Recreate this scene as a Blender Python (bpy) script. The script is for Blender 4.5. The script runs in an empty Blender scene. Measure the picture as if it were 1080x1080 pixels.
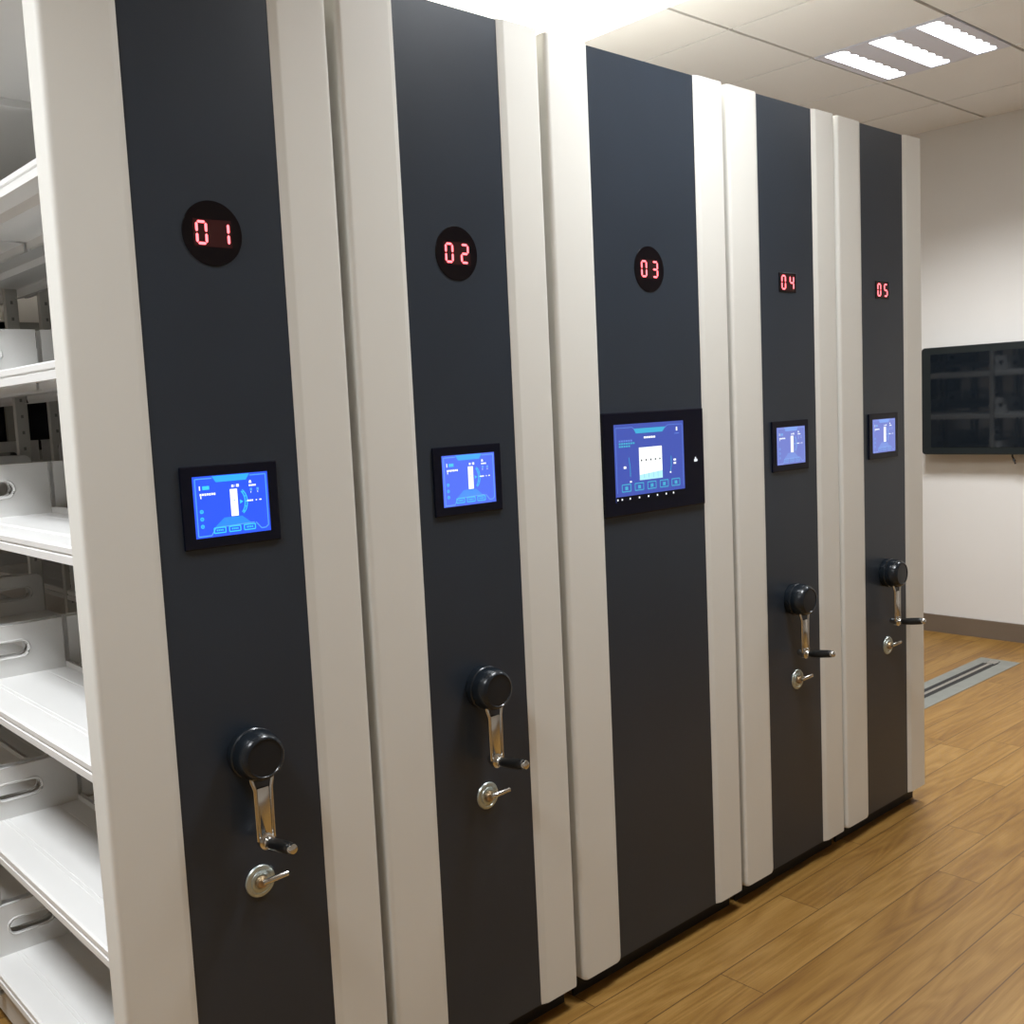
import bpy, bmesh, math, random
from mathutils import Vector, Matrix
random.seed(7)
C = bpy.context.scene.collection
PI = math.pi

# ------------------------------------------------------------------ materials
def nt(name):
    m = bpy.data.materials.new(name); m.use_nodes = True
    return m, m.node_tree.nodes, m.node_tree.links
def mat(name, col, rough=0.5, metal=0.0, spec=0.5, bump=0.0, bscale=200.0, var=0.0, vscale=4.0, coat=0.0):
    m, n, l = nt(name); b = n['Principled BSDF']
    b.inputs['Base Color'].default_value = (*col, 1); b.inputs['Roughness'].default_value = rough
    b.inputs['Metallic'].default_value = metal; b.inputs['Specular IOR Level'].default_value = spec
    b.inputs['Coat Weight'].default_value = coat
    tc = n.new('ShaderNodeTexCoord')
    if bump:
        t = n.new('ShaderNodeTexNoise'); t.inputs['Scale'].default_value = bscale; t.inputs['Detail'].default_value = 3
        l.new(tc.outputs['Object'], t.inputs['Vector'])
        bp = n.new('ShaderNodeBump'); bp.inputs['Strength'].default_value = bump; bp.inputs['Distance'].default_value = 0.002
        l.new(t.outputs['Fac'], bp.inputs['Height']); l.new(bp.outputs['Normal'], b.inputs['Normal'])
    if var:
        t = n.new('ShaderNodeTexNoise'); t.inputs['Scale'].default_value = vscale; t.inputs['Detail'].default_value = 4
        l.new(tc.outputs['Object'], t.inputs['Vector'])
        r = n.new('ShaderNodeValToRGB')
        r.color_ramp.elements[0].position = 0.3; r.color_ramp.elements[1].position = 0.7
        r.color_ramp.elements[0].color = (*[c*(1-var) for c in col], 1); r.color_ramp.elements[1].color = (*[min(1, c*(1+var)) for c in col], 1)
        l.new(t.outputs['Fac'], r.inputs['Fac']); l.new(r.outputs['Color'], b.inputs['Base Color'])
    return m
def emit(name, col, s):
    m, n, l = nt(name); b = n['Principled BSDF']
    b.inputs['Base Color'].default_value = (0.01, 0.01, 0.01, 1); b.inputs['Roughness'].default_value = 0.3
    b.inputs['Emission Color'].default_value = (*col, 1); b.inputs['Emission Strength'].default_value = s
    return m

M = {}
M['white'] = mat('white_powder_coat', (0.71, 0.70, 0.65), 0.42, bump=0.08, bscale=900, var=0.015, vscale=3)
M['shelf'] = mat('shelf_enamel', (0.76, 0.755, 0.735), 0.38, var=0.01)
M['post'] = mat('post_enamel', (0.55, 0.54, 0.50), 0.45)
M['dark'] = mat('charcoal_coat', (0.0225, 0.0315, 0.045), 0.33, spec=0.5, bump=0.10, bscale=1200, var=0.06, vscale=5)
M['black'] = mat('black_plastic', (0.012, 0.014, 0.017), 0.22, spec=0.6)
M['hubblack'] = mat('hub_plastic', (0.010, 0.014, 0.019), 0.24, spec=0.45)
M['rubber'] = mat('grip_rubber', (0.008, 0.008, 0.008), 0.3)
M['plinth'] = mat('plinth_black', (0.006, 0.006, 0.006), 0.6)
M['chrome'] = mat('chrome', (0.66, 0.66, 0.64), 0.16, metal=1.0)
M['zinc'] = mat('zinc_plate', (0.50, 0.56, 0.54), 0.32, metal=0.75, var=0.12, vscale=60)
M['brass'] = mat('brass_core', (0.45, 0.33, 0.20), 0.4, metal=0.8, var=0.2, vscale=90)
M['bezel'] = mat('bezel_black', (0.003, 0.004, 0.012), 0.2, spec=0.25)
M['smoke'] = mat('smoked_lens', (0.004, 0.003, 0.005), 0.16, spec=0.35)
M['tvframe'] = mat('tv_frame', (0.010, 0.014, 0.015), 0.35)
M['tvglass'] = mat('tv_glass', (0.006, 0.009, 0.013), 0.035, spec=0.9)
M['wall'] = mat('wall_plaster', (0.74, 0.715, 0.68), 0.75, bump=0.15, bscale=300, var=0.02, vscale=1.2)
M['tile'] = mat('ceiling_tile', (0.90, 0.90, 0.885), 0.8, bump=0.15, bscale=500, var=0.015, vscale=2)
M['tbar'] = mat('ceiling_bar', (0.26, 0.25, 0.22), 0.6)
M['skirting'] = mat('skirting', (0.17, 0.13, 0.095), 0.45, var=0.05)
M['track'] = mat('track_steel', (0.23, 0.235, 0.21), 0.5, metal=0.3, var=0.08, vscale=14)
M['groove'] = mat('track_groove', (0.01, 0.01, 0.01), 0.6)
M['rail'] = mat('rail_steel', (0.50, 0.50, 0.47), 0.25, metal=0.9)
M['lampbody'] = mat('lamp_body', (0.78, 0.80, 0.92), 0.35)
M['winframe'] = mat('window_frame', (0.30, 0.31, 0.29), 0.5)
M['cable'] = mat('cable', (0.01, 0.01, 0.01), 0.5)
M['night'] = mat('night_glass', (0.004, 0.004, 0.007), 0.08, spec=0.4)

def floor_material():
    m, n, l = nt('oak_planks'); b = n['Principled BSDF']
    tc = n.new('ShaderNodeTexCoord'); sp = n.new('ShaderNodeSeparateXYZ'); l.new(tc.outputs['Object'], sp.inputs[0])
    def math_(op, a, b_=None, c=None):
        x = n.new('ShaderNodeMath'); x.operation = op
        for i, v in enumerate((a, b_, c)):
            if v is None: continue
            if isinstance(v, (int, float)): x.inputs[i].default_value = v
            else: l.new(v, x.inputs[i])
        return x.outputs[0]
    W, L = 0.1315, 1.26
    ry = math_('DIVIDE', math_('ADD', sp.outputs['Y'], 0.682), W)
    row = math_('FLOOR', ry); fy = math_('FRACT', ry)
    wn = n.new('ShaderNodeTexWhiteNoise'); wn.noise_dimensions = '1D'; l.new(row, wn.inputs['W'])
    rx = math_('DIVIDE', math_('ADD', sp.outputs['X'], math_('MULTIPLY', wn.outputs['Value'], L*3)), L)
    colm = math_('FLOOR', rx); fx = math_('FRACT', rx)
    pid = n.new('ShaderNodeTexWhiteNoise'); pid.noise_dimensions = '2D'
    cv = n.new('ShaderNodeCombineXYZ'); l.new(row, cv.inputs[0]); l.new(colm, cv.inputs[1]); l.new(cv.outputs[0], pid.inputs['Vector'])
    # grain coordinates, shifted per plank
    off = n.new('ShaderNodeVectorMath'); off.operation = 'SCALE'; l.new(pid.outputs['Color'], off.inputs[0]); off.inputs['Scale'].default_value = 40
    gv = n.new('ShaderNodeCombineXYZ'); l.new(math_('MULTIPLY', sp.outputs['X'], 1.0), gv.inputs[0]); l.new(math_('MULTIPLY', sp.outputs['Y'], 9.0), gv.inputs[1])
    ad = n.new('ShaderNodeVectorMath'); ad.operation = 'ADD'; l.new(gv.outputs[0], ad.inputs[0]); l.new(off.outputs[0], ad.inputs[1])
    g1 = n.new('ShaderNodeTexNoise'); g1.inputs['Scale'].default_value = 1.6; g1.inputs['Detail'].default_value = 5; g1.inputs['Distortion'].default_value = 0.8
    l.new(ad.outputs[0], g1.inputs['Vector'])
    # cathedral figure: contour lines of a smooth noise
    g2 = n.new('ShaderNodeTexNoise'); g2.inputs['Scale'].default_value = 0.9; g2.inputs['Detail'].default_value = 1.5; g2.inputs['Distortion'].default_value = 0.3
    l.new(ad.outputs[0], g2.inputs['Vector'])
    con = math_('PINGPONG', math_('MULTIPLY', g2.outputs['Fac'], 22.0), 1.0)
    fine = n.new('ShaderNodeTexNoise'); fine.inputs['Scale'].default_value = 9; fine.inputs['Detail'].default_value = 4
    fv = n.new('ShaderNodeVectorMath'); fv.operation = 'MULTIPLY'; fv.inputs[1].default_value = (1, 4, 1); l.new(ad.outputs[0], fv.inputs[0]); l.new(fv.outputs[0], fine.inputs['Vector'])
    v = math_('ADD', math_('MULTIPLY_ADD', g1.outputs['Fac'], 0.50, 0.13), math_('MULTIPLY', con, 0.17))
    v = math_('ADD', v, math_('MULTIPLY_ADD', fine.outputs['Fac'], 0.34, -.06))
    v = math_('ADD', v, math_('MULTIPLY', math_('SUBTRACT', pid.outputs['Value'], 0.5), 0.17))
    r = n.new('ShaderNodeValToRGB'); e = r.color_ramp.elements
    e[0].position = 0.30; e[0].color = (0.150, 0.068, 0.015, 1)
    e[1].position = 0.85; e[1].color = (0.34, 0.195, 0.056, 1)
    k = e.new(0.56); k.color = (0.240, 0.125, 0.028, 1)
    l.new(v, r.inputs['Fac'])
    seam = math_('MAXIMUM', math_('LESS_THAN', math_('MINIMUM', fy, math_('SUBTRACT', 1.0, fy)), 0.013),
                 math_('LESS_THAN', math_('MINIMUM', fx, math_('SUBTRACT', 1.0, fx)), 0.0011))
    mx = n.new('ShaderNodeMix'); mx.data_type = 'RGBA'; mx.inputs[7].default_value = (0.085, 0.040, 0.012, 1)
    l.new(math_('MULTIPLY', seam, 0.85), mx.inputs[0]); l.new(r.outputs['Color'], mx.inputs[6]); l.new(mx.outputs[2], b.inputs['Base Color'])
    b.inputs['Roughness'].default_value = 0.42; b.inputs['Specular IOR Level'].default_value = 0.35
    bp = n.new('ShaderNodeBump'); bp.inputs['Strength'].default_value = 0.12; bp.inputs['Distance'].default_value = 0.002
    l.new(math_('SUBTRACT', fine.outputs['Fac'], seam), bp.inputs['Height']); l.new(bp.outputs['Normal'], b.inputs['Normal'])
    return m
M['floor'] = floor_material()

# LED / screens
M['seg'] = emit('led_segment', (1.0, 0.12, 0.14), 3.6)
M['ledglow'] = emit('led_bloom_window', (0.50, 0.0, 0.02), 0.035)  # faint even red emission painted in for the bloom around the digits
M['ledglow'].node_tree.nodes['Principled BSDF'].inputs['Roughness'].default_value = .16
def screen_set(tag, bg, line, title, btn, s):
    return [emit(tag+'_bg', bg, s), emit(tag+'_line', line, s), emit(tag+'_title', title, s), emit(tag+'_button', btn, s), emit(tag+'_white', (0.95, 1.0, 1.0), s*1.15), emit(tag+'_fade', tuple((a+b_)/2 for a, b_ in zip(bg, title)), s)]
SC1 = screen_set('scr_vivid', (0.022, 0.095, 0.95), (0.10, 0.38, 1.0), (0.03, 0.42, 1.0), (0.05, 0.62, 0.86), 1.0)
SC2 = screen_set('scr_mid', (0.085, 0.165, 0.88), (0.16, 0.40, 0.95), (0.07, 0.42, 0.92), (0.08, 0.58, 0.85), 0.95)
SC3 = screen_set('scr_main', (0.050, 0.085, 0.42), (0.12, 0.24, 0.70), (0.05, 0.42, 0.68), (0.06, 0.42, 0.62), 0.95)
SC4 = screen_set('scr_pale', (0.17, 0.215, 0.62), (0.25, 0.36, 0.80), (0.22, 0.38, 0.85), (0.20, 0.40, 0.80), 0.9)

# ------------------------------------------------------------------ mesh builder
class MB:
    def __init__(s): s.v = []; s.f = []; s.m = []; s.sm = []
    def add(s, vs, fs, mi=0, smooth=False):
        o = len(s.v); s.v += [tuple(p) for p in vs]
        for f in fs: s.f.append([o+i for i in f]); s.m.append(mi); s.sm.append(smooth)
        return s
    def box(s, x0, x1, y0, y1, z0, z1, mi=0):
        v = [(x, y, z) for z in (z0, z1) for y in (y0, y1) for x in (x0, x1)]
        return s.add(v, [(0, 2, 3, 1), (4, 5, 7, 6), (0, 1, 5, 4), (2, 6, 7, 3), (0, 4, 6, 2), (1, 3, 7, 5)], mi)
    def bbox(s, x0, x1, y0, y1, z0, z1, b=0.002, mi=0, seg=2):
        bm = bmesh.new(); bmesh.ops.create_cube(bm, size=1)
        for v in bm.verts: v.co = Vector(((x0+x1)/2+v.co.x*(x1-x0), (y0+y1)/2+v.co.y*(y1-y0), (z0+z1)/2+v.co.z*(z1-z0)))
        bmesh.ops.bevel(bm, geom=bm.edges[:], offset=b, segments=seg, affect='EDGES', profile=0.5)
        return s.bm(bm, mi)
    def bm(s, bm, mi=0, smooth=False):
        bm.verts.index_update()
        s.add([v.co[:] for v in bm.verts], [[v.index for v in f.verts] for f in bm.faces], mi, smooth); bm.free(); return s
    def extrude_z(s, prof, zs, mi=0, inset=None):
        """closed profile (x,y) swept through heights; inset(x,z)->x"""
        n = len(prof); vs = []
        for z in zs: vs += [((inset(x, z) if inset else x), y, z) for x, y in prof]
        fs = []
        for k in range(len(zs)-1):
            for i in range(n): fs.append((k*n+i, k*n+(i+1) % n, (k+1)*n+(i+1) % n, (k+1)*n+i))
        fs.append(tuple(range(n))[::-1]); fs.append(tuple((len(zs)-1)*n+i for i in range(n)))
        return s.add(vs, fs, mi)
    def extrude_y(s, prof, y0, y1, mi=0):
        n = len(prof); vs = [(x, y0, z) for x, z in prof]+[(x, y1, z) for x, z in prof]
        fs = [(i, (i+1) % n, n+(i+1) % n, n+i) for i in range(n)]+[tuple(range(n)), tuple(range(2*n-1, n-1, -1))]
        return s.add(vs, fs, mi)
    def lathe(s, prof, axis='-y', c=(0, 0, 0), seg=40, mi=0, smooth=True):
        """prof: list of (r, h); revolved; h along axis"""
        vs = []; fs = []
        for r, h in prof:
            for k in range(seg):
                a = 2*PI*k/seg; p = (r*math.cos(a), r*math.sin(a))
                q = {'-y': (p[0], -h, p[1]), 'z': (p[0], p[1], h), 'x': (h, p[0], p[1])}[axis]
                vs.append((c[0]+q[0], c[1]+q[1], c[2]+q[2]))
        for j in range(len(prof)-1):
            for k in range(seg): fs.append((j*seg+k, j*seg+(k+1) % seg, (j+1)*seg+(k+1) % seg, (j+1)*seg+k))
        fs.append(tuple(range(seg))); fs.append(tuple((len(prof)-1)*seg+k for k in range(seg)))
        return s.add(vs, fs, mi, smooth)
    def tube(s, pts, r, seg=12, mi=0):
        P = [Vector(p) for p in pts]; rs = r if isinstance(r, (list, tuple)) else [r]*len(P); vs = []
        for i, p in enumerate(P):
            d = (P[min(i+1, len(P)-1)]-P[max(i-1, 0)]).normalized()
            u = d.cross(Vector((0, 0, 1)) if abs(d.z) < .9 else Vector((1, 0, 0))).normalized(); w = d.cross(u)
            for k in range(seg):
                a = 2*PI*k/seg; vs.append(p+(u*math.cos(a)+w*math.sin(a))*rs[i])
        fs = []
        for j in range(len(P)-1):
            for k in range(seg): fs.append((j*seg+k, j*seg+(k+1) % seg, (j+1)*seg+(k+1) % seg, (j+1)*seg+k))
        fs.append(tuple(range(seg))); fs.append(tuple((len(P)-1)*seg+k for k in range(seg)))
        return s.add(vs, fs, mi, True)
    def mesh(s, name, mats):
        me = bpy.data.meshes.new(name); me.from_pydata(s.v, [], s.f)
        for m in (mats if isinstance(mats, list) else [mats]): me.materials.append(m)
        for p, mi, sm in zip(me.polygons, s.m, s.sm): p.material_index = mi; p.use_smooth = sm
        bm = bmesh.new(); bm.from_mesh(me); bmesh.ops.recalc_face_normals(bm, faces=bm.faces); bm.to_mesh(me); bm.free()
        if any(s.sm):
            try: me.set_sharp_from_angle(angle=math.radians(38))
            except Exception: pass
        return me
    def build(s, name, mats, parent=None, loc=(0, 0, 0)):
        return link(name, s.mesh(name, mats), parent, loc)
def link(name, me, parent=None, loc=(0, 0, 0)):
    o = bpy.data.objects.new(name, me); C.objects.link(o); o.location = loc
    if parent: o.parent = parent
    return o
def empty(name, loc, label, cat, group=None):
    o = bpy.data.objects.new(name, None); C.objects.link(o); o.location = loc; o.empty_display_size = 0.1
    o['label'] = label; o['category'] = cat
    if group: o['group'] = group
    return o
def struct(o): o['kind'] = 'structure'; return o

# ------------------------------------------------------------------ room
XW, XL, YB, YF, H = 6.0, -2.48, 3.33, -4.02, 2.945
P = 0.612; GX, GY = 4.252, 0.273       # grid node used as origin of the ceiling grid
T = 0.12
struct(MB().box(XL-T, XW+T, YF-T, YB+T, -0.1, 0).build('floor', M['floor']))
struct(MB().box(XW, XW+T, YF, YB, 0, H+.1).build('wall_right', M['wall']))
struct(MB().box(XL-T, XL, YF, YB, 0, H+.1).build('wall_left', M['wall']))
struct(MB().box(XL-T, XW+T, YF-T, YF, 0, H+.1).build('wall_front', M['wall']))
wx0, wx1, wz0, wz1 = 0.75, 2.75, 1.33, 1.96
w = MB().box(XL-T, wx0, YB, YB+T, 0, H+.1).box(wx1, XW+T, YB, YB+T, 0, H+.1).box(wx0, wx1, YB, YB+T, 0, wz0).box(wx0, wx1, YB, YB+T, wz1, H+.1)
struct(w.build('wall_back', M['wall']))
w = MB()
for a, b in ((wx0, wx0+.05), (1.475, 1.52), (2.12, 2.165), (wx1-.05, wx1)): w.box(a, b, YB+.01, YB+.07, wz0, wz1)
w.box(wx0, wx1, YB+.01, YB+.07, wz0, wz0+.045).box(wx0, wx1, YB+.01, YB+.07, wz1-.045, wz1)
win = struct(w.build('window_1', M['winframe']))
MB().box(wx0+.02, wx1-.02, YB+.035, YB+.045, wz0+.02, wz1-.02).build('pane', M['night'], win)
# skirting
struct(MB().box(XW-.015, XW, YF, YB, 0, .105).build('baseboard_right', M['skirting']))
struct(MB().box(XL, XW-.015, YB-.015, YB, 0, .105).build('baseboard_back', M['skirting']))
struct(MB().box(XL, XL+.015, YF, YB-.015, 0, .105).build('baseboard_left', M['skirting']))
# ceiling: lay-in tiles over a darker grid plane
LIGHT_CELLS = {(0, 0), (0, -2), (-4, -2), (-8, -2), (-8, 0)}
PANEL = (1.35, 3.135, -0.06, 1.46)
tb = MB(); c0 = MB()
i0 = math.floor((XL-GX)/P); i1 = math.ceil((XW-GX)/P); j0 = math.floor((YF-GY)/P); j1 = math.ceil((YB-GY)/P)
c0.box(XL, XW, YF, YB, H+.010, H+.10, 1)
for i in range(i0, i1):
    for j in range(j0, j1):
        if (i, j) in LIGHT_CELLS: continue
        xa, xb = max(XL, GX+i*P+.0055), min(XW, GX+(i+1)*P-.0055); ya, yb = max(YF, GY+j*P+.008), min(YB, GY+(j+1)*P-.008)
        if xb-xa < .02 or yb-ya < .02: continue
        c0.box(xa, xb, ya, yb, H, H+.014, 0)
struct(c0.build('ceiling', [M['tile'], M['tbar']]))

# ------------------------------------------------------------------ lamps
def area(name, loc, sx, sy, power, col, spread, parent):
    L = bpy.data.lights.new(name, 'AREA'); L.shape = 'RECTANGLE'; L.size = sx; L.size_y = sy; L.energy = power; L.color = col; L.spread = math.radians(spread)
    o = bpy.data.objects.new(name, L); C.objects.link(o); o.location = loc
    if parent: o.parent = parent
    return o
M['tube'] = emit('lamp_glow', (0.93, 0.96, 1.0), 9.0)
def grille_meshes():
    h = P/2-.004; b = MB()
    # frame tray with three rectangular openings (long side along x)
    ys = [-h, -.262, -.160, -.052, .052, .160, .262, h]; xo = .283
    for k in (0, 2, 4, 6): b.box(-h, h, ys[k], ys[k+1], -.002, .006)
    for k in (1, 3, 5):
        b.box(-h, -xo, ys[k], ys[k+1], -.002, .006); b.box(xo, h, ys[k], ys[k+1], -.002, .006)
    body = b.mesh('lamp_housing', M['lampbody'])
    t = []
    for k in (1, 3, 5):
        yc = (ys[k]+ys[k+1])/2; m = MB(); m.box(-xo, xo, ys[k], ys[k+1], .001, .004)
        t.append((yc, m.mesh('diffuser', M['tube'])))
    l = []
    for k in (1, 3, 5):
        # scalloped reflector comb along the near long side of the slot: one piece
        pts = [(xo, ys[k])]
        n_ = 8
        for q in range(n_):
            xa = xo-q*2*xo/n_
            for e_ in range(7):
                a_ = PI*e_/6; pts.append((xa-2*xo/n_*e_/6, ys[k]+.022-.017*math.sin(a_)**.7))
        pts.append((-xo, ys[k]))
        m = MB().extrude_z(pts, [-.0015, .0005]); l.append(m.mesh('louvre', M['lampbody']))
    return body, t, l
gb, gt, gl = grille_meshes()
def grille(cell, label, power, group=None):
    cx, cy = GX+(cell[0]+.5)*P, GY+(cell[1]+.5)*P
    t = empty('ceiling_light', (cx, cy, H), label, 'ceiling light', group)
    link('lamp_housing', gb, t)
    for (yc, me), lm in zip(gt, gl):
        d = link('diffuser', me, t); link('louvre', lm, d)
        area('lamp_tube', (0, yc, -.009), .56, .10, power, (0.93, 0.965, 1.0), 135, t)
grille((0, 0), 'square grille ceiling light with three glowing white slots, right of the shelving row', 14)
FR = 'grille ceiling lights over the front aisle'
grille((0, -2), 'square three slot grille ceiling light over the aisle nearest the television', 4.2, FR)
grille((-4, -2), 'square three slot grille ceiling light over the aisle in front of the main screen', 7.8, FR)
grille((-8, -2), 'square three slot grille ceiling light over the aisle facing the nearest shelving unit', 7, FR)
grille((-8, 0), 'square three slot grille ceiling light over the open shelves at the left', 10)
t = empty('ceiling_light', ((PANEL[0]+PANEL[1])/2, (PANEL[2]+PANEL[3])/2, H), 'large glaring white luminous ceiling panel above the second and third shelving units', 'ceiling light')
a, b = (PANEL[1]-PANEL[0])/2, (PANEL[3]-PANEL[2])/2
M['glare'] = emit('panel_glow', (1.0, 0.97, 0.88), 2.6)
MB().bbox(-a, a, -b, b, -.050, -.001, .003).build('diffuser', M['glare'], t)
area('lamp_tube', (0, 0, -.054), 2*a-.1, 2*b-.1, 18, (1.0, 0.95, 0.86), 170, t)

# ------------------------------------------------------------------ shelving unit pieces (shared meshes)
ZB, ZT = 0.06, 2.30
def cover(w, side):
    """white stripe cover: rounded outer corner, shallow slope to the dark panel. side=-1: outer corner at x=0, inner at x=w"""
    r = .011; p = []
    p.append((0.0, .055)); p.append((0.0, r))
    for k in range(1, 6):
        a = PI/2*k/6; p.append((r-r*math.cos(a), r-r*math.sin(a)))
    p.append((r, 0)); bw = .013 if side < 0 else .018
    p.append((w-bw, 0)); p.append((w-bw+.003, .0006)); p.append((w, .0062 if side > 0 else .004)); p.append((w, .055))
    if side > 0: p = [(w-x, y) for x, y in p][::-1]
    mid = w/2
    def ins(x, z):
        d = .004 if z < ZB+.002 else (.0012 if z < ZB+.007 else 0)
        if side > 0: d *= .25
        return x+(d if x < mid else -d)
    return MB().extrude_z(p, [ZB, ZB+.004, ZB+.011, ZT], inset=ins)
coverL = {}; coverR = {}
def shelf_mesh(d, sgn, L=.868):
    """front edge at x=0, depth d towards +x (sgn=1); top at z=0, runs 0..L in y"""
    pr = [(.006, 0), (.001, -.003), (.001, -.0125), (.0045, -.0140), (.0045, -.0165), (0, -.0180), (0, -.032), (.014, -.032), (.014, -.0295), (.0025, -.0295), (.0065, -.018), (.0065, -.005), (.010, -.0018), (d, -.0018), (d, 0)]
    b = MB(); f = lambda P_: [(sgn*x, z) for x, z in P_]
    b.extrude_y(f(pr), 0, L)
    for x in (.062, .072, d-.05): b.extrude_y(f([(x-.0018, -.0005), (x, .0009), (x+.0018, -.0005)]), .004, L-.004)
    b.extrude_y(f([(d-.0015, -.02), (d, -.02), (d, .014), (d-.0015, .014)]), 0, L)
    # stiffening channel under the shelf
    b.extrude_y(f([(d*.5-.03, -.0018), (d*.5-.02, -.016), (d*.5+.02, -.016), (d*.5+.03, -.0018)]), 0, L)
    return b.mesh('shelf', M['shelf'])
def plate_mesh(d, sgn, thick=.0025, hh=.125):
    """upright end plate with an oval slot and pressed rim; centred on y=0"""
    bm = bmesh.new()
    def loop(pts):
        vs = [bm.verts.new((sgn*x, -thick/2, z)) for x, z in pts]
        return [bm.edges.new((vs[i], vs[(i+1) % len(vs)])) for i in range(len(vs))]
    x0 = .014
    outer = [(x0, -.002), (d-.002, -.002), (d-.002, hh)]+[(x0+.022-.022*math.cos(a)*1, hh-.022+.022*math.sin(a)) for a in [PI/2-PI/2*k/6 for k in range(0, 7)]]
    sx, sz, sw, r = .104, .066, .034, .0165
    stad = [(sx+sw+r*math.cos(a), sz+r*math.sin(a)) for a in [-PI/2+PI*k/10 for k in range(11)]]+[(sx-sw+r*math.cos(a), sz+r*math.sin(a)) for a in [PI/2+PI*k/10 for k in range(11)]]
    e = loop(outer)+loop(stad)
    bmesh.ops.triangle_fill(bm, use_beauty=True, edges=e)
    r_ = bmesh.ops.extrude_face_region(bm, geom=bm.faces[:])
    bmesh.ops.translate(bm, vec=(0, thick, 0), verts=[v for v in r_['geom'] if isinstance(v, bmesh.types.BMVert)])
    b = MB().bm(bm)
    rim = [(sgn*(sx+math.copysign(sw, x-sx)+(x-sx-math.copysign(sw, x-sx))*1.28), -thick/2-.0005, sz+(z-sz)*1.28) for x, z in stad]
    b.tube(rim+[rim[0], rim[1]], .0026, 6)
    # folded top flange
    b.box(*sorted((sgn*(x0+.02), sgn*(d-.002))), -.0015, .010, hh-.002, hh)
    return b.mesh('end_plate', M['shelf'])
def slotted():
    m = M['post'].copy(); m.name = 'slotted_post'; n, l = m.node_tree.nodes, m.node_tree.links; b = n['Principled BSDF']
    tc = n.new('ShaderNodeTexCoord'); sp = n.new('ShaderNodeSeparateXYZ'); l.new(tc.outputs['Object'], sp.inputs[0])
    def mth(op, a, v):
        x = n.new('ShaderNodeMath'); x.operation = op; l.new(a, x.inputs[0])
        if isinstance(v, (int, float)): x.inputs[1].default_value = v
        elif v is not None: l.new(v, x.inputs[1])
        return x.outputs[0]
    a = mth('LESS_THAN', mth('ABSOLUTE', sp.outputs['X'], None), .004)
    c = mth('LESS_THAN', mth('FRACT', mth('DIVIDE', sp.outputs['Z'], .052), None), .2)
    mx = n.new('ShaderNodeMix'); mx.data_type = 'RGBA'; mx.inputs[6].default_value = (.55, .54, .50, 1); mx.inputs[7].default_value = (.20, .20, .18, 1)
    l.new(mth('MULTIPLY', a, c), mx.inputs[0]); l.new(mx.outputs[2], b.inputs['Base Color'])
    return m
def post_mesh():
    b = MB().bbox(-.019, .019, -.013, .013, .10, 2.25, .002)
    return b.mesh('post', slotted())
post_me = post_mesh()
YS = [.068, .958, 1.863, 2.768]     # upright stations
cache = {}
def get(key, fn):
    if key not in cache: cache[key] = fn()
    return cache[key]

def digits(parent, txt, cx, cz, w=.0175, h=.037, pitch=.042, y=0.0):
    SEG = {'0': 'abcdef', '1': 'bc', '2': 'abged', '3': 'abgcd', '4': 'fgbc', '5': 'afgcd'}
    t = .0044; g = .0012; mi = 0
    def seg(b, xa, za, xb, zb):
        d = Vector((xb-xa, 0, zb-za)); n = d.normalized(); p = Vector((-n.z, 0, n.x))*t/2
        A = Vector((xa, y, za))+n*g; B = Vector((xb, y, zb))-n*g; q = n*t/2
        pts = [A, A+q+p, B-q+p, B, B-q-p, A+q-p]
        o = [v+Vector((0, -.0008, 0)) for v in pts]
        b.add(pts+o, [(6, 7, 8, 9, 10, 11), (0, 5, 4, 3, 2, 1)]+[(i, (i+1) % 6, 6+(i+1) % 6, 6+i) for i in range(6)], mi)
    for k, ch in enumerate(txt):
        b = MB()
        x = cx+(k-.5)*pitch; l, r = x-w/2, x+w/2; lo, mi_, hi = cz-h/2, cz, cz+h/2
        for sg in SEG[ch]:
            seg(b, *{'a': (l, hi, r, hi), 'b': (r, hi, r, mi_), 'c': (r, mi_, r, lo), 'd': (l, lo, r, lo), 'e': (l, mi_, l, lo), 'f': (l, hi, l, mi_), 'g': (l, mi_, r, mi_)}[sg])
        o = b.build('digit', M['seg'], parent); o['label'] = 'glowing red digit '+ch

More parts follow.
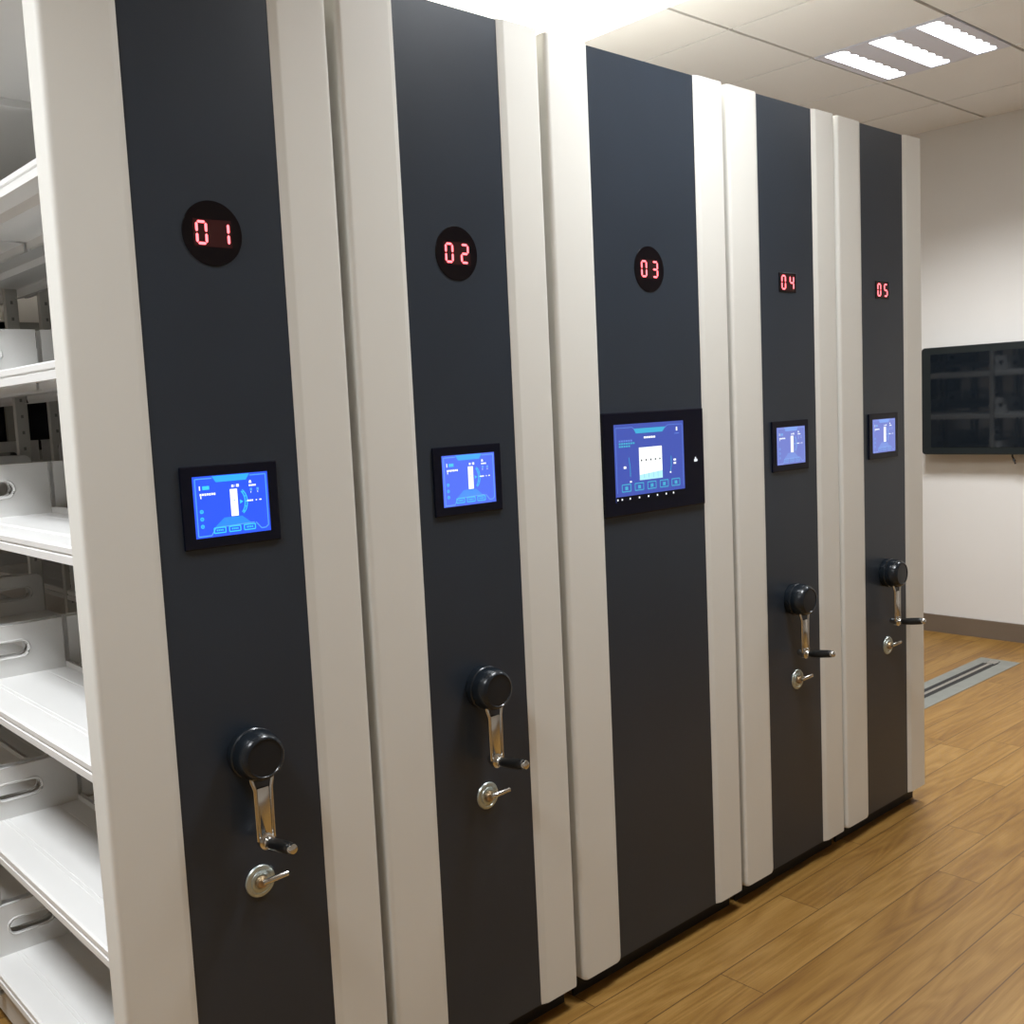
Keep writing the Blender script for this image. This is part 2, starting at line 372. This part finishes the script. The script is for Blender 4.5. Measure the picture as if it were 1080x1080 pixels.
def ui_small(w, h):
    """touch screen picture; local x in 0..w, z in 0..h; materials 0 bg,1 line,2 title,3 button,4 white,5 fade"""
    b = MB(); lay = [0]
    def q(pts, mi, dy=1):
        y = -.0002-.00025*dy
        b.add([(u*w, y, v*h) for u, v in pts], [tuple(range(len(pts)))], mi)
    def r(u0, v0, u1, v1, mi, dy=2): q([(u0, v0), (u1, v0), (u1, v1), (u0, v1)], mi, dy)
    def ln(pts, t, mi, dy=2):
        for (a, c), (d, e) in zip(pts, pts[1:]):
            L = math.hypot((d-a)*w, (e-c)*h); nx, nz = -(e-c)*h/L*t/w*w, (d-a)*w/L*t
            nx, nz = nx/w, nz/h
            q([(a-nx, c-nz), (d-nx, e-nz), (d+nx, e+nz), (a+nx, c+nz)], mi, dy)
    b.box(0, w, -.0003, .002, 0, h, 0)
    q([(.25, .16), (.75, .16), (.62, .30), (.38, .30)], 5, 1)
    ln([(.03, .96), (.25, .96)], .0009, 1); ln([(.75, .96), (.97, .96), (.97, .10), (.93, .06), (.87, .06), (.80, .17)], .0009, 1)
    ln([(.03, .96), (.03, .03), (.20, .03), (.26, .15), (.78, .17)], .0009, 1)
    q([(.25, .99), (.75, .99), (.70, .89), (.30, .89)], 2, 2)
    r(.475, .31, .572, .755, 4, 3)
    r(.50, .785, .53, .825, 4, 3); r(.545, .79, .551, .80, 4, 3); r(.545, .81, .551, .82, 4, 3); r(.565, .785, .60, .83, 4, 3)
    r(.517, .555, .532, .575, 5, 4)
    # left column of text
    ln([(.085, .775), (.085, .845)], .0010, 4); r(.12, .78, .21, .84, 3)
    for k in range(7): r(.082+k*.030, .685+.004*(k % 2), .082+k*.030+.022, .722, 4)
    r(.088, .64, .10, .68, 4)
    for v in (.43, .31, .19):
        pts = [(.09+.026*math.cos(a*PI/5)*h/w*1.0, v+.026*math.sin(a*PI/5)*1.0) for a in range(11)]
        ln(pts, .0008, 3, 3); r(.083, v-.008, .097, v+.008, 3, 3)
    # upper right
    q([(.735, .83), (.775, .83), (.765, .875), (.745, .875)], 4, 3)
    for k in range(4): r(.735+k*.025, .775, .735+k*.025+.019, .805, 4, 3)
    r(.745, .70, .775, .745, 1, 3); r(.752, .665, .76, .69, 4, 3); r(.835, .70, .868, .745, 1, 3); r(.846, .665, .854, .69, 4, 3)
    for k in range(4): r(.695+k*.022, .525, .695+k*.022+.017, .552, 4, 3)
    r(.815, .53, .832, .548, 4, 3); r(.865, .53, .895, .55, 4, 3)
    # arc
    arc = [(.575+.095*math.cos(a), .535+.20*math.sin(a)) for a in [-1.05+2.1*k/10 for k in range(11)]]
    ln(arc, .0009, 3, 3); ln([(.575+(u-.575)*1.32, .535+(v-.535)*1.12) for u, v in arc], .0009, 3, 3)
    for k in range(1, 10, 2):
        u, v = arc[k]; ln([(u, v), (.575+(u-.575)*1.32, .535+(v-.535)*1.12)], .0007, 3, 3)
    q([(.60, .50), (.645, .535), (.60, .57)], 3, 3)
    # three buttons
    for u in (.26, .46, .66):
        ln([(u-.025, .06), (u+.125, .06), (u+.125, .145), (u-.025, .145), (u-.025, .06)], .0010, 3, 3)
        for k in range(4): r(u+.005+k*.024, .09, u+.005+k*.024+.016, .118, 3, 4)
    return b
def ui_main(w, h):
    b = MB()
    def q(pts, mi, dy=1):
        y = -.0002-.00025*dy; b.add([(u*w, y, v*h) for u, v in pts], [tuple(range(len(pts)))], mi)
    def r(u0, v0, u1, v1, mi, dy=2): q([(u0, v0), (u1, v0), (u1, v1), (u0, v1)], mi, dy)
    def ln(pts, t, mi, dy=2):
        for (a, c), (d, e) in zip(pts, pts[1:]):
            L = math.hypot((d-a)*w, (e-c)*h); nx, nz = -(e-c)*h/L*t/w, (d-a)*w/L*t/h
            q([(a-nx, c-nz), (d-nx, e-nz), (d+nx, e+nz), (a+nx, c+nz)], mi, dy)
    b.box(0, w, -.0003, .002, 0, h, 0)
    r(0, 0, 1, .075, 6, 2)
    for u in (.02, .08, .19, .32, .45, .58, .71, .82):
        r(u-.008, .027, u+.008, .050, 4, 3)
    q([(.27, .935), (.73, .935), (.68, .872), (.30, .872)], 2, 2)
    ln([(.02, .955), (.25, .955), (.28, .925)], .0008, 1); ln([(.98, .955), (.76, .955), (.72, .925)], .0008, 1)
    ln([(.02, .95), (.02, .12)], .0008, 1); ln([(.98, .95), (.98, .12)], .0008, 1)
    for k in range(5): r(.41+k*.034, .80, .41+k*.034+.028, .825, 4, 3)
    for v, n_ in ((.775, 6), (.74, 7), (.705, 5)):
        for k in range(n_): r(.06+k*.032, v, .06+k*.032+.024, v+.022, 3 if v < .77 else 1, 3)
    r(.885, .87, .905, .92, 4, 3); r(.86, .83, .93, .84, 1, 3)
    r(.335, .26, .665, .685, 4, 3); q([(.335, .26), (.665, .26), (.665, .36), (.335, .33)], 7, 4)
    for k in range(5):
        u = .365+k*.066; r(u-.008, .505, u+.010, .53, 6, 5)
        ln([(u+.033, .28), (u+.033, .49)], .0004, 5, 5) if k < 4 else None
    ln([(.19, .57), (.205, .45), (.205, .32)], .0009, 2, 3); ln([(.80, .54), (.80, .42), (.785, .33)], .0009, 2, 3)
    r(.115, .43, .15, .46, 4, 3); r(.195, .245, .22, .265, 4, 3)
    for k in range(2): r(.835, .47-.045*k, .872, .495-.045*k, 4, 3)
    r(.775, .31, .795, .33, 4, 3)
    for u in (.085, .265, .445, .625, .80):
        ln([(u, .135), (u+.12, .135), (u+.12, .225), (u, .225), (u, .135)], .0012, 3, 3)
        r(u+.04, .155, u+.08, .20, 3, 4)
    return b

def crank(root, x, z):
    """crank handle: black hub, chrome forked arm, black grip with steel end"""
    hub = MB().lathe([(.0005, -.002), (.040, -.002), (.046, .002), (.0475, .010), (.0475, .020), (.0455, .022), (.0455, .025), (.0465, .027), (.0460, .040), (.0435, .052), (.0385, .060), (.0350, .0615), (.0335, .0595), (.0005, .0600)], seg=48)
    h = hub.build('crank_handle', M['hubblack'], root, (x, .0075, z))
    a = MB()
    yy = -.040
    # body of the arm: flat bar with two raised edges
    a.bbox(-.0125, .0125, yy-.004, yy+.004, -.160, -.058, .0025)
    for s in (-1, 1):
        a.tube([(s*.021, yy+.002, -.030), (s*.0205, yy, -.044), (s*.0160, yy-.002, -.060), (s*.0155, yy-.002, -.156)], [.004, .0042, .0038, .0036], 10)
    a.lathe([(.0005, -.009), (.012, -.009), (.0155, -.006), (.0160, 0), (.0155, .006), (.012, .009), (.0005, .009)], c=(0, yy, -.160), seg=28)
    a.lathe([(.0005, -.022), (.008, -.022), (.0095, -.019), (.0085, -.010), (.0085, 0)], c=(0, yy, -.160), seg=20)
    a.lathe([(.0005, .006), (.010, .006), (.0105, .012), (.0085, .015), (.0085, .018), (.0005, .018)], c=(0, yy, -.160), seg=20)
    a.build('arm', M['chrome'], h)
    g = MB(); p0 = Vector((0, yy-.016, -.160)); p1 = Vector((.002, yy-.088, -.150))
    pts = [p0+(p1-p0)*t_ for t_ in (0, .04, .15, .5, .85, .96, 1)]
    g.tube(pts, [.0075, .0095, .0105, .0115, .0112, .0105, .0085], 20)
    g.build('grip', M['rubber'], h)
    e = MB(); d = (p1-p0).normalized()
    e.tube([p1-d*.001, p1+d*.003, p1+d*.007, p1+d*.0085], [.0098, .0102, .0085, .003], 20)
    e.build('grip_end_cap', M['chrome'], h)
def lock(root, x, z):
    b = MB().lathe([(.0005, 0), (.0300, 0), (.0305, .0015), (.0290, .0040), (.0235, .0045), (.0225, .0030), (.0195, .0030), (.0185, .0050), (.0140, .0055), (.0130, .0042), (.0005, .0042)], seg=40)
    o = b.build('lock', M['zinc'], root, (x, .0075, z))
    c = MB().lathe([(.0005, .003), (.0115, .003), (.0120, .009), (.0100, .013), (.0005, .013)], seg=24)
    c.build('lock_barrel', M['brass'], o)
    k = MB().tube([(.0, -.011, .000), (.0, -.020, .003), (.008, -.022, .005), (.046, -.0225, .006)], [.0048, .0055, .0058, .0054], 14)
    k.build('lock_lever', M['chrome'], o)

def unit(x0, x1, dx0, dx1, no, label, levels, kind='small', scr=SC1, sx=None, ledx=None, hubx=None, lockx=None):
    W = x1-x0
    t = empty('shelving_unit', (x0, 0, 0), label, 'mobile shelving unit', 'numbered mobile shelving units standing in a row')
    X = lambda x: x-x0
    wl = round(dx0-x0, 4); wr = round(x1-dx1, 4)
    o = link('white_stripe', get(('cl', wl), lambda: cover(wl, -1).mesh('white_stripe', M['white'])), t)
    o = link('white_stripe', get(('cr', wr), lambda: cover(wr, 1).mesh('white_stripe', M['white'])), t, (X(dx1), 0, 0))
    MB().box(X(dx0)-.001, X(dx1)+.0005, .0072, .054, ZB, ZT-.001).build('end_panel', M['dark'], t); t.children[-1]['label'] = 'charcoal centre panel'
    MB().box(.004, W-.004, .055, .062, ZB, ZT-.004).build('panel_backing', M['white'], t)
    MB().box(.006, W-.006, .047, .0535, 0.0, ZB-.0005).build('plinth', M['plinth'], t)
    # body
    bx0, bx1 = .020, W-.020
    MB().bbox(bx0+.03, bx1-.03, .056, 2.775, .035, .135, .003).build('chassis', M['post'], t)
    tc = MB().bbox(bx0-.012, bx1+.012, .063, 2.79, 2.25, 2.262, .002)
    for y in YS[1:3]: tc.box(bx0+.002, bx1-.002, y-.016, y+.016, 2.232, 2.251)
    tc.build('top_cover', M['shelf'], t)
    for y in YS:
        for x in (bx0+.022, bx1-.022):
            link('post', post_me, t, (x, y, 0))
    d = (bx1-bx0)/2-.004; dk = round(d, 3)
    for sgn, fx in ((1, bx0), (-1, bx1)):
        sm = get(('sh', dk, sgn), lambda: shelf_mesh(dk, sgn)); pm = get(('pl', dk, sgn), lambda: plate_mesh(dk, sgn))
        for k in range(3):
            ya = YS[k]+.011
            for z in levels:
                s = link('shelf', sm, t, (fx, ya, z+.032))
                link('end_plate', pm, s, (0, .004, 0)); link('end_plate', pm, s, (0, .862, 0))
    # number display
    lx = X(ledx)
    if kind in ('small', 'main') and no in ('01', '02', '03'):
        n = MB().lathe([(.0005, 0), (.0565, 0), (.0565, .0010), (.0560, .0017), (.0005, .0018)], seg=64).build('number_display', M['smoke'], t, (lx, .0073, 1.796))
    else:
        n = MB().bbox(-.043, .043, -.0018, .001, -.028, .028, .0006).build('number_display', M['smoke'], t, (lx, .0073, 1.790))
    MB().box(-.036, .036, -.0021, -.0017, -.0235, .0235).build('bloom_window', M['ledglow'], n)  # thin sheet behind the digits, its red tint imitates their bloom
    digits(n, no, 0, 0, y=-.0023)
    # touch screen
    cx = X(sx)
    if kind == 'small':
        w_, h_ = .188, .147; dw, dh = .146, .109
        s = MB().bbox(-w_/2, w_/2, -.006, .001, -h_/2, h_/2, .002).build('touchscreen', M['bezel'], t, (cx, .0073, 1.318))
        link('display', get(('ui', scr[0].name), lambda: ui_small(dw, dh).mesh('display', scr)), s, (-dw/2, -.0062, -dh/2+.0005))
    else:
        w_, h_ = .392, .256; dw, dh = .268, .192
        s = MB().bbox(-w_/2, w_/2, -.009, .001, -h_/2, h_/2, .003).build('touchscreen', M['bezel'], t, (cx, .0073, 1.315))
        ui_main(dw, dh).build('display', scr+[M['bezel'], emit('card_tint', (0.45, 0.85, 0.95), .95)], s, (-.158, -.0092, -.096+.0025))
        g = MB(); y0 = -.0094; gx, gz = .158, -.007
        for (a_, c_, e_, f_) in ((0, 0, .0022, .010), (-.004, -.002, .0018, .006), (.004, -.001, .0018, .005), (.007, -.002, .0015, .003), (.001, -.003, .005, .0045)):
            g.box(gx+a_-e_, gx+a_+e_, y0, y0+.0003, gz+c_-f_*.5, gz+c_+f_*.7)
        g.build('reader_symbol', emit('symbol_white', (.9, .95, 1), .8), s)
    if kind == 'small': crank(t, X(hubx), .861)
    if kind == 'small': lock(t, X(lockx), .611)
    return t

L1 = [.165, .500, .845, 1.232, 1.553, 1.888]
L2 = [.165, .53, .90, 1.27, 1.64, 1.985]
L5 = [.165, .505, .86, 1.205, 1.54, 1.885]
unit(.598, 1.130, .7265, 1.0075, '01', 'white shelving unit with a charcoal stripe numbered 01, nearest, open shelves on its left', L1, 'small', SC1, .866, .869, .866, .868)
unit(1.152, 1.682, 1.2845, 1.5625, '02', 'white shelving unit with a charcoal stripe numbered 02, vivid blue screen and crank handle', L2, 'small', SC2, 1.420, 1.421, 1.428, 1.430)
unit(1.704, 2.361, 1.8395, 2.2400, '03', 'widest shelving unit numbered 03, large touchscreen and no crank handle', L2, 'main', SC3, 2.038, 2.043, None, None)
unit(2.379, 2.9165, 2.5165, 2.7965, '04', 'white shelving unit with a charcoal stripe numbered 04, between the 03 and 05 units', L5, 'small', SC4, 2.652, 2.657, 2.650, 2.668)
unit(2.930, 3.464, 3.0695, 3.3440, '05', 'farthest shelving unit numbered 05, at the right end of the row by the television', L5, 'small', SC4, 3.196, 3.203, 3.205, 3.215)

# ------------------------------------------------------------------ television
t = empty('television', (5.90, .6625, 1.387), 'large black wall-mounted flat television with thick bezel, reflecting the shelves', 'television')
def rrect(w, h, r, n=6):
    p = []
    for cx, cz, a0 in ((w/2-r, h/2-r, 0), (-w/2+r, h/2-r, PI/2), (-w/2+r, -h/2+r, PI), (w/2-r, -h/2+r, 3*PI/2)):
        for k in range(n+1): a = a0+PI/2*k/n; p.append((cx+r*math.cos(a), cz+r*math.sin(a)))
    return p
def slab(w, h, r, x0, x1, b=.004):
    m = MB(); rings = [(x1, 0), (x0+b, 0), (x0+b*.3, b*.3), (x0, b)]
    n = None; vs = []
    for x, s in rings:
        pr = rrect(w-2*s, h-2*s, r-s*.5); n = len(pr); vs += [(x, y, z) for y, z in pr]
    fs = [(k*n+i, k*n+(i+1) % n, (k+1)*n+(i+1) % n, (k+1)*n+i) for k in range(3) for i in range(n)]
    fs += [tuple(range(n)), tuple(3*n+i for i in range(n))]
    m.add(vs, fs); return m
slab(1.105, .620, .022, 0, .055).build('frame', M['tvframe'], t)
slab(.995, .540, .006, -.0015, .004, .001).build('screen', M['tvglass'], t)
MB().box(.055, .0995, -.25, .25, -.2, .2).build('wall_bracket', M['tvframe'], t)
MB().tube([(.03, .045, -.300), (.028, .043, -.322), (.022, .030, -.345), (.018, .024, -.362)], [.004, .005, .008, .006], 10).build('cable', M['cable'], t)

# ------------------------------------------------------------------ floor track
def track(yc, label):
    t = empty('floor_track', (2.3, yc, 0), label, 'floor track', 'steel tracks let into the floor')
    MB().box(-3.3, 3.24, -.103, .103, -.002, .0015).build('base_plate', M['track'], t)
    b = MB().box(-3.3, 3.13, .016, .046, .0013, .0025).box(-3.3, 3.16, -.024, -.003, .0013, .0025)
    b.build('groove', M['groove'], t)
    MB().bbox(-3.3, 3.14, -.003, .016, .0013, .006, .0015).bbox(3.12, 3.19, -.02, .03, .0013, .008, .003).build('rail', M['rail'], t)
track(.608, 'grey steel floor track with two black grooves, emerging from behind the 05 unit')
track(2.15, 'grey steel floor track near the back wall, under the rear of the shelving row')

# ------------------------------------------------------------------ camera, world
yaw, pitch, roll = math.radians(41.892), math.radians(-5.752), math.radians(-2.718)
f = Vector((math.sin(yaw), math.cos(yaw), 0)); r = Vector((math.cos(yaw), -math.sin(yaw), 0)); u = Vector((0, 0, 1))
f2 = math.cos(pitch)*f+math.sin(pitch)*u; u2 = -math.sin(pitch)*f+math.cos(pitch)*u
r3 = math.cos(roll)*r+math.sin(roll)*u2; u3 = -math.sin(roll)*r+math.cos(roll)*u2
cam = bpy.data.cameras.new('camera'); co = bpy.data.objects.new('camera', cam); C.objects.link(co)
m = Matrix.Identity(4)
for i in range(3): m[i][0] = r3[i]; m[i][1] = u3[i]; m[i][2] = -f2[i]
m[0][3], m[1][3], m[2][3] = 0.0, -1.7138, 1.4678
co.matrix_world = m
cam.sensor_width = 36; cam.sensor_fit = 'HORIZONTAL'; cam.lens = 36*1093.4/1080; cam.clip_start = .02
bpy.context.scene.camera = co
w = bpy.data.worlds.new('world'); bpy.context.scene.world = w; w.use_nodes = True
w.node_tree.nodes['Background'].inputs[0].default_value = (.01, .012, .02, 1); w.node_tree.nodes['Background'].inputs[1].default_value = .3
vs = bpy.context.scene.view_settings
vs.view_transform = 'Standard'; vs.look = 'None'; vs.gamma = 1; vs.use_curve_mapping = False; vs.exposure = 0.22
